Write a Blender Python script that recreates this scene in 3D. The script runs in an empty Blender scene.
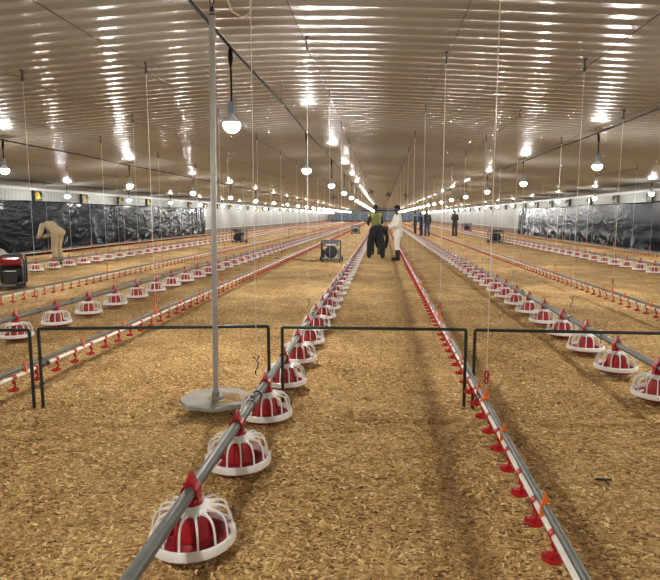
import bpy, math, random
import numpy as np
from mathutils import Vector, Matrix
random.seed(7)
RNG = np.random.default_rng(11)
sc = bpy.context.scene
COL = sc.collection
PI = math.pi
EYE = 1.45
WL, WR = -13.0, 10.6          # side walls
YF, YB = -8.0, 140.0          # front (behind the camera) and back walls
RIDGE = -1.2

# ------------------------------------------------------------------ materials
def new_mat(name):
    m = bpy.data.materials.new(name); m.use_nodes = True
    nt = m.node_tree
    return m, nt, nt.nodes['Principled BSDF']
def mat(name, col, rough=.5, metal=0., noise=0., scale=20., bump=0., bscale=60., spec=.5, trans=0.):
    m, nt, b = new_mat(name)
    b.inputs['Base Color'].default_value = (*col, 1)
    b.inputs['Roughness'].default_value = rough
    b.inputs['Metallic'].default_value = metal
    b.inputs['Specular IOR Level'].default_value = spec
    b.inputs['Transmission Weight'].default_value = trans
    tc = nt.nodes.new('ShaderNodeTexCoord')
    if noise:
        n = nt.nodes.new('ShaderNodeTexNoise'); n.inputs['Scale'].default_value = scale; n.inputs['Detail'].default_value = 4
        nt.links.new(tc.outputs['Object'], n.inputs['Vector'])
        r = nt.nodes.new('ShaderNodeValToRGB')
        r.color_ramp.elements[0].position = .3; r.color_ramp.elements[1].position = .72
        r.color_ramp.elements[0].color = (*[c*(1-noise) for c in col], 1)
        r.color_ramp.elements[1].color = (*[min(1, c*(1+noise)) for c in col], 1)
        nt.links.new(n.outputs['Fac'], r.inputs['Fac']); nt.links.new(r.outputs['Color'], b.inputs['Base Color'])
    if bump:
        n = nt.nodes.new('ShaderNodeTexNoise'); n.inputs['Scale'].default_value = bscale; n.inputs['Detail'].default_value = 3
        nt.links.new(tc.outputs['Object'], n.inputs['Vector'])
        bp = nt.nodes.new('ShaderNodeBump'); bp.inputs['Strength'].default_value = bump; bp.inputs['Distance'].default_value = .01
        nt.links.new(n.outputs['Fac'], bp.inputs['Height']); nt.links.new(bp.outputs['Normal'], b.inputs['Normal'])
    return m

M = {}
M['red'] = mat('red_plastic', (.38, .008, .017), .34, noise=.12, scale=30)
M['pan_red'] = mat('pan_red_plastic', (.30, .006, .016), .36, noise=.15, scale=25)
M['white_plastic'] = mat('white_plastic', (.85, .83, .79), .38, noise=.05, scale=30)
M['pvc'] = mat('white_pipe', (.84, .81, .75), .4, noise=.05)
M['grey_pipe'] = mat('galvanised_pipe', (.125, .13, .115), .45, .15, noise=.14, scale=14)
M['orange'] = mat('orange_plastic', (.85, .17, .02), .4, noise=.05)
M['cup_red'] = mat('cup_red_plastic', (.46, .009, .013), .36, noise=.08, scale=30)
M['black_plastic'] = mat('black_plastic', (.012, .013, .014), .4, noise=.1)
M['fence'] = mat('dark_green_steel', (.025, .04, .035), .42, .2, noise=.2, scale=25)
M['cord'] = mat('cream_cord', (.72, .68, .60), .7, noise=.08, scale=80)
M['steel_cable'] = mat('dark_cable', (.035, .033, .03), .7, 0, noise=.1, spec=.1)
M['power_cable'] = mat('black_cable', (.010, .010, .010), .7, noise=.1, spec=.08)
M['socket'] = mat('blue_grey_socket', (.22, .30, .36), .45, noise=.08)
M['bulb_body'] = mat('bulb_housing', (.75, .78, .80), .35, noise=.03)
M['plate'] = mat('galvanised_plate', (.27, .255, .21), .5, .25, noise=.16, scale=9)
M['pole'] = mat('galvanised_pole', (.42, .42, .40), .42, .35, noise=.08, scale=12)
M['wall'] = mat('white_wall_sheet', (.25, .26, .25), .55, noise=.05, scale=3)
M['dwarf'] = mat('brown_dwarf_wall', (.15, .115, .095), .8, noise=.25, scale=4, bump=.3)
M['trim'] = mat('pale_trim', (.42, .42, .40), .5, noise=.05)
M['inlet_black'] = mat('inlet_frame', (.018, .018, .017), .5, noise=.1)
M['inlet_yellow'] = mat('inlet_flap', (.62, .44, .05), .5, noise=.35, scale=9)
M['inlet_dull'] = mat('inlet_flap_dusty', (.36, .31, .16), .55, noise=.35, scale=9)
M['blue_pad'] = mat('blue_pad', (.13, .24, .42), .7, noise=.7, scale=2.2)
M['machine_black'] = mat('machine_black', (.018, .02, .022), .42, noise=.15)
M['machine_grey'] = mat('machine_grey', (.20, .20, .19), .4, .3, noise=.2, scale=8)
M['machine_red'] = mat('machine_red', (.24, .010, .015), .3, noise=.12, scale=8)
M['silver'] = mat('silver_metal', (.7, .7, .68), .3, .7, noise=.08)
M['rubber'] = mat('rubber', (.012, .012, .012), .6, noise=.1)
M['sack'] = mat('grey_sack', (.46, .45, .40), .42, noise=.18, scale=6)
M['skin'] = mat('dark_skin', (.055, .028, .018), .5, noise=.1)
M['hair'] = mat('black_hair', (.01, .009, .008), .8, noise=.2, bump=.5, bscale=200)
M['cloth_white'] = mat('white_cloth', (.76, .74, .67), .85, noise=.06, scale=10, bump=.4, bscale=14)
M['cloth_navy'] = mat('navy_cloth', (.017, .019, .028), .85, noise=.2, scale=10, bump=.4, bscale=14)
M['cloth_khaki'] = mat('khaki_cloth', (.36, .28, .17), .85, noise=.12, scale=10, bump=.4, bscale=14)
M['cloth_blue'] = mat('blue_cloth', (.022, .055, .14), .85, noise=.15, scale=10, bump=.4, bscale=14)
M['cloth_dark'] = mat('dark_grey_cloth', (.045, .042, .036), .85, noise=.2, scale=10, bump=.4, bscale=14)
M['cloth_vest'] = mat('yellow_vest', (.60, .64, .20), .7, noise=.08, scale=10, bump=.3, bscale=14)
M['eye'] = mat('eye', (.6, .58, .55), .3)
M['twig'] = mat('dark_twig', (.03, .022, .016), .8, noise=.3)
M['fan'] = mat('fan_dark', (.03, .03, .03), .5, noise=.1)

# glossy painted ceiling sheets
m, nt, b = new_mat('ceiling_sheet')
b.inputs['Base Color'].default_value = (.62, .58, .51, 1)
b.inputs['Roughness'].default_value = .20
b.inputs['Specular IOR Level'].default_value = .27
tc = nt.nodes.new('ShaderNodeTexCoord')
n = nt.nodes.new('ShaderNodeTexNoise'); n.inputs['Scale'].default_value = .9; n.inputs['Detail'].default_value = 5
nt.links.new(tc.outputs['Object'], n.inputs['Vector'])
r = nt.nodes.new('ShaderNodeValToRGB')
r.color_ramp.elements[0].position = .3; r.color_ramp.elements[1].position = .75
r.color_ramp.elements[0].color = (.225, .215, .19, 1); r.color_ramp.elements[1].color = (.265, .255, .23, 1)
nt.links.new(n.outputs['Fac'], r.inputs['Fac']); nt.links.new(r.outputs['Color'], b.inputs['Base Color'])
n2 = nt.nodes.new('ShaderNodeTexNoise'); n2.inputs['Scale'].default_value = 3.0; n2.inputs['Detail'].default_value = 3
nt.links.new(tc.outputs['Object'], n2.inputs['Vector'])
bp = nt.nodes.new('ShaderNodeBump'); bp.inputs['Strength'].default_value = .12; bp.inputs['Distance'].default_value = .008
nt.links.new(n2.outputs['Fac'], bp.inputs['Height']); nt.links.new(bp.outputs['Normal'], b.inputs['Normal'])
M['ceiling'] = m

# black plastic sheeting
m, nt, b = new_mat('black_sheeting')
b.inputs['Base Color'].default_value = (.006, .008, .011, 1)
b.inputs['Roughness'].default_value = .17
b.inputs['Specular IOR Level'].default_value = .03
tc = nt.nodes.new('ShaderNodeTexCoord')
mp = nt.nodes.new('ShaderNodeMapping'); mp.inputs['Rotation'].default_value = (.6, 0, 0); mp.inputs['Scale'].default_value = (1, .55, 1.7)
nt.links.new(tc.outputs['Object'], mp.inputs['Vector'])
n = nt.nodes.new('ShaderNodeTexNoise'); n.inputs['Scale'].default_value = 1.5; n.inputs['Detail'].default_value = 2; n.inputs['Distortion'].default_value = 1.2
nt.links.new(mp.outputs['Vector'], n.inputs['Vector'])
bp = nt.nodes.new('ShaderNodeBump'); bp.inputs['Strength'].default_value = .6; bp.inputs['Distance'].default_value = .07
nt.links.new(n.outputs['Fac'], bp.inputs['Height']); nt.links.new(bp.outputs['Normal'], b.inputs['Normal'])
M['tarp'] = m

M['tarp_calm'] = M['tarp'].copy(); M['tarp_calm'].name = 'black_sheeting_taut'
for q in M['tarp_calm'].node_tree.nodes:
    if q.type == 'BUMP': q.inputs['Strength'].default_value = .22
    if q.type == 'BSDF_PRINCIPLED': q.inputs['Specular IOR Level'].default_value = .014

# wood shavings: a patchwork of small elongated chips
def litter_nodes(name, chip_only=False):
    m, nt, b = new_mat(name)
    b.inputs['Roughness'].default_value = .85; b.inputs['Specular IOR Level'].default_value = .2
    L = nt.links.new
    cr = nt.nodes.new('ShaderNodeValToRGB'); e = cr.color_ramp.elements
    e[0].position = 0; e[0].color = (.165, .083, .029, 1)
    e[1].position = 1; e[1].color = (.94, .70, .35, 1)
    for p, c in ((.22, (.39, .218, .075)), (.5, (.56, .343, .127)), (.8, (.71, .47, .188))):
        x = e.new(p); x.color = (*c, 1)
    if chip_only:
        at = nt.nodes.new('ShaderNodeAttribute'); at.attribute_name = 'shade'
        L(at.outputs['Fac'], cr.inputs['Fac']); L(cr.outputs['Color'], b.inputs['Base Color'])
        return m
    tc = nt.nodes.new('ShaderNodeTexCoord')
    wn = nt.nodes.new('ShaderNodeTexNoise'); wn.inputs['Scale'].default_value = 14; wn.inputs['Detail'].default_value = 1
    L(tc.outputs['Object'], wn.inputs['Vector'])
    sub = nt.nodes.new('ShaderNodeVectorMath'); sub.operation = 'MULTIPLY_ADD'
    sub.inputs[1].default_value = (.035, .035, 0); 
    L(wn.outputs['Color'], sub.inputs[0]); L(tc.outputs['Object'], sub.inputs[2])
    vs = []
    for rot, s, st in ((.5, 40, 2.4), (-.9, 52, 2.2)):
        mp = nt.nodes.new('ShaderNodeMapping'); mp.inputs['Rotation'].default_value = (0, 0, rot); mp.inputs['Scale'].default_value = (s, s*st, 1)
        L(sub.outputs['Vector'], mp.inputs['Vector'])
        v = nt.nodes.new('ShaderNodeTexVoronoi'); v.voronoi_dimensions = '2D'; v.inputs['Scale'].default_value = 1
        L(mp.outputs['Vector'], v.inputs['Vector']); vs.append(v)
    mx = nt.nodes.new('ShaderNodeMix'); mx.data_type = 'FLOAT'
    wm = nt.nodes.new('ShaderNodeTexNoise'); wm.inputs['Scale'].default_value = 26; wm.inputs['Detail'].default_value = 0
    L(tc.outputs['Object'], wm.inputs['Vector'])
    gt = nt.nodes.new('ShaderNodeMath'); gt.operation = 'GREATER_THAN'; gt.inputs[1].default_value = .5
    L(wm.outputs['Fac'], gt.inputs[0])
    ss = []
    for v in vs:
        s = nt.nodes.new('ShaderNodeSeparateColor'); L(v.outputs['Color'], s.inputs['Color']); ss.append(s)
    L(gt.outputs[0], mx.inputs[0]); L(ss[0].outputs['Red'], mx.inputs[2]); L(ss[1].outputs['Red'], mx.inputs[3])
    # broad tonal drift of the litter (damp, trodden patches)
    bn = nt.nodes.new('ShaderNodeTexNoise'); bn.inputs['Scale'].default_value = 1.1; bn.inputs['Detail'].default_value = 5; bn.inputs['Roughness'].default_value = .65
    L(tc.outputs['Object'], bn.inputs['Vector'])
    ad = nt.nodes.new('ShaderNodeMath'); ad.operation = 'MULTIPLY_ADD'; ad.inputs[1].default_value = 1.3; ad.inputs[2].default_value = -.68
    L(bn.outputs['Fac'], ad.inputs[0])
    sm = nt.nodes.new('ShaderNodeMath'); sm.operation = 'ADD'
    L(mx.outputs[0], sm.inputs[0]); L(ad.outputs[0], sm.inputs[1])
    L(sm.outputs[0], cr.inputs['Fac'])
    # darker trodden damp litter beside the drinker line, with the line's shadow painted in
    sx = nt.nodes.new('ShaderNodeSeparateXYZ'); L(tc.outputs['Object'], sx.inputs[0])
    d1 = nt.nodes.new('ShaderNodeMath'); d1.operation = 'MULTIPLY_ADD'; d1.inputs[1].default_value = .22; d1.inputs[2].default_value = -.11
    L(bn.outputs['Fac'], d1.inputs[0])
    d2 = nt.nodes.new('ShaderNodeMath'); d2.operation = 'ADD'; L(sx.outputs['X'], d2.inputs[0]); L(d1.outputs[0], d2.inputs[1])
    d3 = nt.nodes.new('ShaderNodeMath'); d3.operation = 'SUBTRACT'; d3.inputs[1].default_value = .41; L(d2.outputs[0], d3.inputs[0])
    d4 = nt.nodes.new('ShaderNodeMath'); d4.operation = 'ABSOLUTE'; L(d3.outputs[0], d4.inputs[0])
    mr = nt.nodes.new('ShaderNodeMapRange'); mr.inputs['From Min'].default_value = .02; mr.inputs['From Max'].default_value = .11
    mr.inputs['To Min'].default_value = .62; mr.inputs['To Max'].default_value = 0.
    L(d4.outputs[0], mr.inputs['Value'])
    e1 = nt.nodes.new('ShaderNodeMath'); e1.operation = 'SUBTRACT'; e1.inputs[1].default_value = .86; L(d2.outputs[0], e1.inputs[0])  # second strip: drinker line's shadow painted on its right, over damp litter
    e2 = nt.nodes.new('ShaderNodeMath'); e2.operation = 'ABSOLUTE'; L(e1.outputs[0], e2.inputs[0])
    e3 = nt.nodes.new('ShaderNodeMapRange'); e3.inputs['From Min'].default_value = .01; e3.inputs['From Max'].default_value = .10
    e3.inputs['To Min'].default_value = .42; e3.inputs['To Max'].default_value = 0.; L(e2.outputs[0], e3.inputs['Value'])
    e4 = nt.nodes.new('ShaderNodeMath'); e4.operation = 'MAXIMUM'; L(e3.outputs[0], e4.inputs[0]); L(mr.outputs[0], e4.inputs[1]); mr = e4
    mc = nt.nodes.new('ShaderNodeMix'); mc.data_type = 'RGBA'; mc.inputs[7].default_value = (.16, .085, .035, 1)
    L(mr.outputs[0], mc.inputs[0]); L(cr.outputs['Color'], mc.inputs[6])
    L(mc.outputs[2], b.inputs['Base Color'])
    mh = nt.nodes.new('ShaderNodeMath'); mh.operation = 'ADD'
    L(mx.outputs[0], mh.inputs[0]); L(vs[0].outputs['Distance'], mh.inputs[1])
    bp = nt.nodes.new('ShaderNodeBump'); bp.inputs['Strength'].default_value = .85; bp.inputs['Distance'].default_value = .012
    L(mh.outputs[0], bp.inputs['Height']); L(bp.outputs['Normal'], b.inputs['Normal'])
    return m
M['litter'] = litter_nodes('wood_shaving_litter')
M['chip'] = litter_nodes('wood_shaving_chip', True)

m, nt, b = new_mat('lit_bulb')
b.inputs['Base Color'].default_value = (.9, .9, .9, 1)
b.inputs['Emission Color'].default_value = (1.0, .965, .91, 1)
b.inputs['Emission Strength'].default_value = 640.*1.28
M['bulb'] = m

# ------------------------------------------------------------------ mesh builder
class MB:
    def __init__(s): s.v = []; s.f = []
    def add(s, v, f):
        o = len(s.v); s.v += [tuple(p) for p in v]; s.f += [tuple(i+o for i in q) for q in f]; return s
    def box(s, c, d, rot=None, bev=0.):
        x, y, z = (k/2 for k in d)
        if bev <= 0:
            P = [(-x,-y,-z),(x,-y,-z),(x,y,-z),(-x,y,-z),(-x,-y,z),(x,-y,z),(x,y,z),(-x,y,z)]
            Fc = [(3,2,1,0),(4,5,6,7),(0,1,5,4),(1,2,6,5),(2,3,7,6),(3,0,4,7)]
        else:           # rounded prism along z with chamfered top and bottom
            P = []; Fc = []; k = 4
            def ring(ix, iy, zz, rr):
                out = []
                for cx, cy, a0 in ((1,1,0),(-1,1,90),(-1,-1,180),(1,-1,270)):
                    for j in range(k+1):
                        a = math.radians(a0+90*j/k)
                        out.append((cx*(ix-rr)+rr*math.cos(a), cy*(iy-rr)+rr*math.sin(a), zz))
                return out
            rings = [ring(x-bev*.7, y-bev*.7, -z, bev*.6), ring(x, y, -z+bev*.7, bev), ring(x, y, z-bev*.7, bev), ring(x-bev*.7, y-bev*.7, z, bev*.6)]
            n = len(rings[0])
            for rg in rings: P += rg
            for i in range(3):
                for j in range(n): Fc.append((i*n+j, i*n+(j+1)%n, (i+1)*n+(j+1)%n, (i+1)*n+j))
            Fc.append(tuple(reversed(range(n)))); Fc.append(tuple(range(3*n, 4*n)))
        P = [Vector(p) for p in P]
        if rot is not None: P = [rot @ p for p in P]
        c = Vector(c)
        return s.add([p+c for p in P], Fc)
    def tube(s, pts, r, n=8, cap=True, closed=False, flat=None):
        pts = [Vector(p) for p in pts]; N = len(pts)
        rr = r if isinstance(r, (list, tuple)) else [r]*N
        rr = [q if isinstance(q, (list, tuple)) else (q, q) for q in rr]
        P = []; ref = None
        for i, p in enumerate(pts):
            if closed: t = pts[(i+1) % N]-pts[i-1]
            else: t = pts[min(i+1, N-1)]-pts[max(i-1, 0)]
            t.normalize()
            if flat is not None: ref = Vector(flat)
            elif ref is None: ref = Vector((0,0,1)) if abs(t.z) < .9 else Vector((1,0,0))
            u = ref - t*ref.dot(t)
            if u.length < 1e-5: u = t.orthogonal()
            u.normalize(); w = t.cross(u)
            if flat is None: ref = u
            for j in range(n):
                a = 2*PI*j/n
                P.append(p+u*(rr[i][0]*math.cos(a))+w*(rr[i][1]*math.sin(a)))
        Fc = []
        for i in range(N if closed else N-1):
            k = (i+1) % N
            for j in range(n): Fc.append((i*n+j, i*n+(j+1)%n, k*n+(j+1)%n, k*n+j))
        if cap and not closed:
            Fc.append(tuple(reversed(range(n)))); Fc.append(tuple(range((N-1)*n, N*n)))
        return s.add(P, Fc)
    def lathe(s, prof, n=24, c=(0,0,0), mtx=None, a0=0.):
        P = []; Fc = []
        for (r, z) in prof:
            for j in range(n):
                a = a0+2*PI*j/n; P.append(Vector((r*math.cos(a), r*math.sin(a), z)))
        for i in range(len(prof)-1):
            for j in range(n): Fc.append((i*n+j, i*n+(j+1)%n, (i+1)*n+(j+1)%n, (i+1)*n+j))
        if mtx is not None: P = [mtx @ p for p in P]
        c = Vector(c)
        return s.add([p+c for p in P], Fc)
    def ell(s, c, r, n=14, m=8, mtx=None):
        prof = [(max(1e-4, math.sin(PI*i/m)), -math.cos(PI*i/m)) for i in range(m+1)]
        P = []; Fc = []
        for (q, z) in prof:
            for j in range(n):
                a = 2*PI*j/n; p = Vector((q*math.cos(a)*r[0], q*math.sin(a)*r[1], z*r[2]))
                P.append((mtx @ p if mtx is not None else p)+Vector(c))
        for i in range(m):
            for j in range(n): Fc.append((i*n+j, i*n+(j+1)%n, (i+1)*n+(j+1)%n, (i+1)*n+j))
        return s.add(P, Fc)
    def mesh(s, name, material, smooth=40):
        me = bpy.data.meshes.new(name); me.from_pydata([tuple(p) for p in s.v], [], s.f); me.validate()
        if material: me.materials.append(material)
        if smooth:
            me.shade_smooth(); me.set_sharp_from_angle(angle=math.radians(smooth))
        return me
    def build(s, name, material, parent=None, smooth=40, loc=None):
        return link(name, s.mesh(name, material, smooth), parent, loc)

def link(name, me, parent=None, loc=None, rz=0.):
    o = bpy.data.objects.new(name, me); COL.objects.link(o)
    if parent: o.parent = parent
    if loc is not None: o.location = loc
    if rz: o.rotation_euler.z = rz
    return o
def tag(o, label, cat, group=None, kind=None):
    o['label'] = label; o['category'] = cat
    if group: o['group'] = group
    if kind: o['kind'] = kind
    return o
def empty(name, loc=(0,0,0), rz=0.):
    o = bpy.data.objects.new(name, None); COL.objects.link(o); o.location = loc; o.rotation_euler = (0,0,rz); o.empty_display_size = .1
    return o
def copy_tree(o, parent=None):
    c = o.copy(); COL.objects.link(c)
    if parent: c.parent = parent
    for ch in list(o.children): copy_tree(ch, c)
    return c
def struct(o): o['kind'] = 'structure'; return o
ORD = ['first','second','third','fourth','fifth','sixth','seventh','eighth','ninth','tenth','eleventh','twelfth','thirteenth','fourteenth','fifteenth','sixteenth','seventeenth','eighteenth','nineteenth','twentieth']
def grid_mesh(name, X, Y, Z, material, smooth=True):
    """X,Y,Z 2-D arrays -> quad grid mesh"""
    h, w = X.shape
    v = np.stack([X, Y, Z], -1).reshape(-1, 3)
    i = np.arange(h*w).reshape(h, w)
    f = np.stack([i[:-1,:-1], i[:-1,1:], i[1:,1:], i[1:,:-1]], -1).reshape(-1, 4)
    me = bpy.data.meshes.new(name)
    me.vertices.add(len(v)); me.vertices.foreach_set('co', v.ravel().astype(np.float32))
    me.loops.add(f.size); me.loops.foreach_set('vertex_index', f.ravel().astype(np.int32))
    me.polygons.add(len(f)); me.polygons.foreach_set('loop_start', (np.arange(len(f))*4).astype(np.int32))
    me.update(calc_edges=True); me.validate()
    me.materials.append(material)
    if smooth: me.shade_smooth()
    return me

# value noise in numpy
_T = RNG.random((256, 256))
def vnoise(x, y):
    xi = np.floor(x).astype(int); yi = np.floor(y).astype(int); fx = x-xi; fy = y-yi
    fx = fx*fx*(3-2*fx); fy = fy*fy*(3-2*fy)
    a = _T[xi & 255, yi & 255]; b_ = _T[(xi+1) & 255, yi & 255]; c = _T[xi & 255, (yi+1) & 255]; d = _T[(xi+1) & 255, (yi+1) & 255]
    return (a*(1-fx)+b_*fx)*(1-fy)+(c*(1-fx)+d*fx)*fy-.5
def sstep(a, b_, x):
    t = np.clip((x-a)/(b_-a), 0, 1); return t*t*(3-2*t)
def floor_z(x, y):
    x = np.asarray(x, float); y = np.asarray(y, float)
    z = .020*vnoise(x*1.3+7, y*1.3)+.022*vnoise(x*4.1, y*4.1+3)+.019*vnoise(x*11, y*11)
    near = 1-sstep(9, 14, y)
    z = z+near*.010*vnoise(x*24, y*24)
    # the bank of litter raked up to the barrier
    edge = 3.93+.10*vnoise(x*2.2, x*0+5)+.03*vnoise(x*9, x*0+9)+.05*x*.6
    z = z+.036*(1-sstep(edge-.01, edge+.03, y))*(.55+.9*np.clip(vnoise(x*1.6+2, x*0+1)+.35,0,1))*sstep(edge-1.6, edge, y)
    z = z-.034*np.exp(-((y-edge-.065)/.035)**2)*np.clip(vnoise(x*1.1+4, x*0+2)*3+.35, 0, 1)
    # trodden track beside the drinker line
    z = z-.016*np.exp(-((x-.42-.05*vnoise(y*1.7, y*0))/.07)**2)*sstep(0, 1, y)*(1-sstep(15, 30, y))
    # hollow under the hanging plate
    z = z-.035*np.exp(-(((x+1.2)/.30)**2+((y-3.95)/.16)**2))
    return z-.004
def ceil_z(x):
    d = abs(x-RIDGE); return 3.30-.072*(math.sqrt(d*d+1.2)-1.0954)

# ------------------------------------------------------------------ setting
xs = np.unique(np.concatenate([np.arange(-5.2, 4.6, .04), np.linspace(WL-.1, -5.2, 46), np.linspace(4.6, WR+.1, 40)]))
ys = np.unique(np.concatenate([np.linspace(YF-.1, .6, 24), np.arange(.6, 9, .04), np.arange(3.5, 4.5, .016), 9+(np.linspace(0, 1, 190)**1.9)*(YB+.1-9)]))
X, Y = np.meshgrid(xs, ys)
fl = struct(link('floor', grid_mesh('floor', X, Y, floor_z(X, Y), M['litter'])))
fl['label'] = 'tan wood shaving litter covering the whole shed floor'; fl['category'] = 'floor'

# loose shavings lying on the near floor
def chips(n, xr, yr, zf, smin, smax, seed):
    R = np.random.default_rng(seed)
    y = yr[0]+(yr[1]-yr[0])*R.random(n)**1.35; half = .65*y+.35
    x = np.clip((R.random(n)*2-1)*half-.05*y, xr[0], xr[1])
    L_ = smin+(smax-smin)*R.random(n)**2.2; W_ = L_*(.25+.35*R.random(n)); a = R.random(n)*2*PI
    tl = (R.random(n)-.5)*.9; tl2 = (R.random(n)-.5)*.9
    z = zf(x, y)
    ux = np.stack([np.cos(a)*np.cos(tl), np.sin(a)*np.cos(tl), np.sin(tl)], -1)*L_[:,None]/2
    wy = np.stack([-np.sin(a)*np.cos(tl2), np.cos(a)*np.cos(tl2), np.sin(tl2)], -1)*W_[:,None]/2
    c = np.stack([x, y, z+.002+.5*np.abs(ux[:,2])+.5*np.abs(wy[:,2])], -1)
    curl = np.zeros_like(c); curl[:,2] = L_*.18*(R.random(n)-.2)
    P = np.stack([c-ux-wy, c-wy*1.1+curl, c+ux-wy*.6, c+ux+wy*.7, c+wy+curl, c-ux+wy*.8], 1).reshape(-1, 3)
    b0 = np.arange(n)[:,None]*6
    f = np.concatenate([b0+np.array([[0,1,4,5]]), b0+np.array([[1,2,3,4]])], 1).reshape(-1, 4)
    me = bpy.data.meshes.new('wood_shavings')
    me.vertices.add(len(P)); me.vertices.foreach_set('co', P.ravel().astype(np.float32))
    me.loops.add(f.size); me.loops.foreach_set('vertex_index', f.ravel().astype(np.int32))
    me.polygons.add(len(f)); me.polygons.foreach_set('loop_start', (np.arange(len(f))*4).astype(np.int32))
    me.update(calc_edges=True); me.validate()
    at = me.attributes.new('shade', 'FLOAT', 'POINT'); 
    sh = np.clip(.2+.8*R.random(n), 0, 1)
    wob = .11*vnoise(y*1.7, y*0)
    for xc, wd, am in ((.42, .07, .6), (.86, .06, .45)): sh = sh*(1-am*np.exp(-((x-xc-wob)/wd)**2))  # chips darkened along both strips for damp and the line's painted shadow
    at.data.foreach_set('value', np.repeat(sh, 6).astype(np.float32))
    me.materials.append(M['chip'])
    return me
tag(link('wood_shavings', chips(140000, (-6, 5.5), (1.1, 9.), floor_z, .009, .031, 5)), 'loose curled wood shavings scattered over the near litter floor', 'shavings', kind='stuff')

# ceiling: cross-corrugated sheets with a shallow ridge
per = .25
cy = np.arange(YF-.2, YB+.2, per/26)
ph = (cy/per) % 1
def saw(p):
    p = p % 1.; return np.where(p < .66, -1+2*p/.66, 1-2*(p-.66)/.34)
prof = .0098*sum(saw(ph+k*.009) for k in (-2, -1, 0, 1, 2))/5
cx = np.array([WL-.15, -11, -9, -7, -5.5, -4.5, -3.5, -2.7, -2.1, -1.6, -1.2, -.8, -.3, .3, 1.1, 2, 3, 4.5, 6.5, 8.5, WR+.15])
X, Y = np.meshgrid(cx, cy)
Z = np.vectorize(ceil_z)(X)+np.repeat(prof[:,None], len(cx), 1)+.0015*vnoise(X*.8, Y*2.3)
ce = struct(link('ceiling', grid_mesh('ceiling', X[:, ::-1], Y[:, ::-1], Z[:, ::-1], M['ceiling'])))

def ribbed_wall(name, x, sgn):
    yy = np.arange(YF, YB+.01, .05); ph = np.round((yy/.05)).astype(int) % 4
    off = np.where((ph == 0) | (ph == 1), 0., .018)*sgn
    zz = np.array([-.1, .5, 1.97, 2.7])
    Yv, Zv = np.meshgrid(yy, zz); Xv = x+np.repeat(off[None,:], len(zz), 0)
    return struct(link(name, grid_mesh(name, Xv, Yv, Zv, M['wall'], False)))
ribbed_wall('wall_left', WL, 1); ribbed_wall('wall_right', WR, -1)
for nm, x, s in (('baseboard_left', WL, 1), ('baseboard_right', WR, -1)):
    b_ = MB().box((x+s*.03, (YF+YB)/2, .19), (.10, YB-YF, .58)); struct(b_.build(nm, M['dwarf'], smooth=0))
k = 1
for x, s in ((WL, 1), (WR, -1)):
    struct(MB().box((x+s*.045, (YF+YB)/2, .515), (.07, YB-YF, .05)).build('trim_%d' % k, M['trim'], smooth=0)); k += 1
    struct(MB().box((x+s*.05, (YF+YB)/2, 2.44), (.08, YB-YF, .07)).build('trim_%d' % k, M['trim'], smooth=0)); k += 1
for nm, y in (('wall_back', YB), ('wall_front', YF)):
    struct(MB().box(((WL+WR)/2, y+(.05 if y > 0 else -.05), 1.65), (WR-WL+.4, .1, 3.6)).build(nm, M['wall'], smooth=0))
struct(MB().box(((WL+WR)/2, YB-.06, .2), (WR-WL, .12, .5)).build('baseboard_back', M['dwarf'], smooth=0))
struct(MB().box((RIDGE, YB-.12, 2.75), (8.0, .2, .35)).build('trim_%d' % k, M['cloth_dark'], smooth=0))

# blue pads along the end wall
pn = 10; pw = 1.95
bx0 = WL+1.0
for i in range(pn):
    xc = bx0+1.1+i*2.2
    t = empty('cooling_pad', (xc, YB-.08, 0))
    fr = MB()
    for (dx, dz, w, h) in ((-pw/2, 1.25, .08, 1.5), (pw/2, 1.25, .08, 1.5), (0, .52, pw, .08), (0, 1.98, pw, .08)):
        fr.box((dx, 0, dz), (w, .14, h))
    fr.build('frame', M['trim'], t, 0)
    MB().box((0, 0, 1.25), (pw-.08, .10, 1.42)).build('pad', M['blue_pad'], t, 0)
    tag(t, 'mottled blue cooling pad in a pale frame on the far end wall', 'cooling pad', 'blue pads along the far end wall')

# black plastic sheeting along both side walls
def tarp(name, x, s, y0, y1, top, label, calm=1.):
    yy = np.arange(y0, y1+.001, .06); vv = np.linspace(0, 1, 34)
    V, Yv = np.meshgrid(vv, yy); Zv = top*(1-V)+.0*V+.02
    sag = .05*vnoise(Yv*.45, Yv*0+3)
    Zv = Zv+sag*(1-V)
    w = Yv*1.1+1.3*vnoise(Yv*.6, V*2.0+4)+V*1.4*np.sin(Yv*.5)
    fold = .045*vnoise(w*1.1, V*.9+1)+.020*(.25+V)*vnoise(w*3.5+V*3, V*2.2+8)+.016*(.3+V)*np.abs(vnoise(w*1.6-V*4, V*1.3+2))*2
    pucker = .06*sstep(.66, .95, V)*vnoise(Yv*2.4+V*5, V*6)*2
    Xv = x+s*(.13+.9*(fold+.04)*(.35+.65*V)*(calm+(1-calm)*sstep(.6, .9, V))+pucker+.04*V)
    Xv = np.maximum(Xv, x+.085) if s > 0 else np.minimum(Xv, x-.085)
    # the loose end is bunched up
    endf = sstep(y1-4.2, y1-.3, Yv)
    Xv = Xv+s*endf*.10*(vnoise(Yv*5, V*1.2)+.35)
    Zv = Zv-endf*.04*vnoise(Yv*4, V*0)
    if s < 0: Xv, Yv, Zv = Xv[::-1], Yv[::-1], Zv[::-1]
    o = link(name, grid_mesh(name, Xv, Yv, Zv, M['tarp'] if calm > .9 else M['tarp_calm']))
    so = o.modifiers.new('s', 'SOLIDIFY'); so.thickness = .003
    return tag(o, label, 'plastic sheet')
tarp('plastic_sheeting', WL, 1, YF+.3, 40.9, 1.97, 'creased black plastic sheeting hung along the left wall')
tarp('plastic_sheeting', WR, -1, YF+.3, 45.0, 1.98, 'creased black plastic sheeting hung along the right wall', .25)

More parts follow.
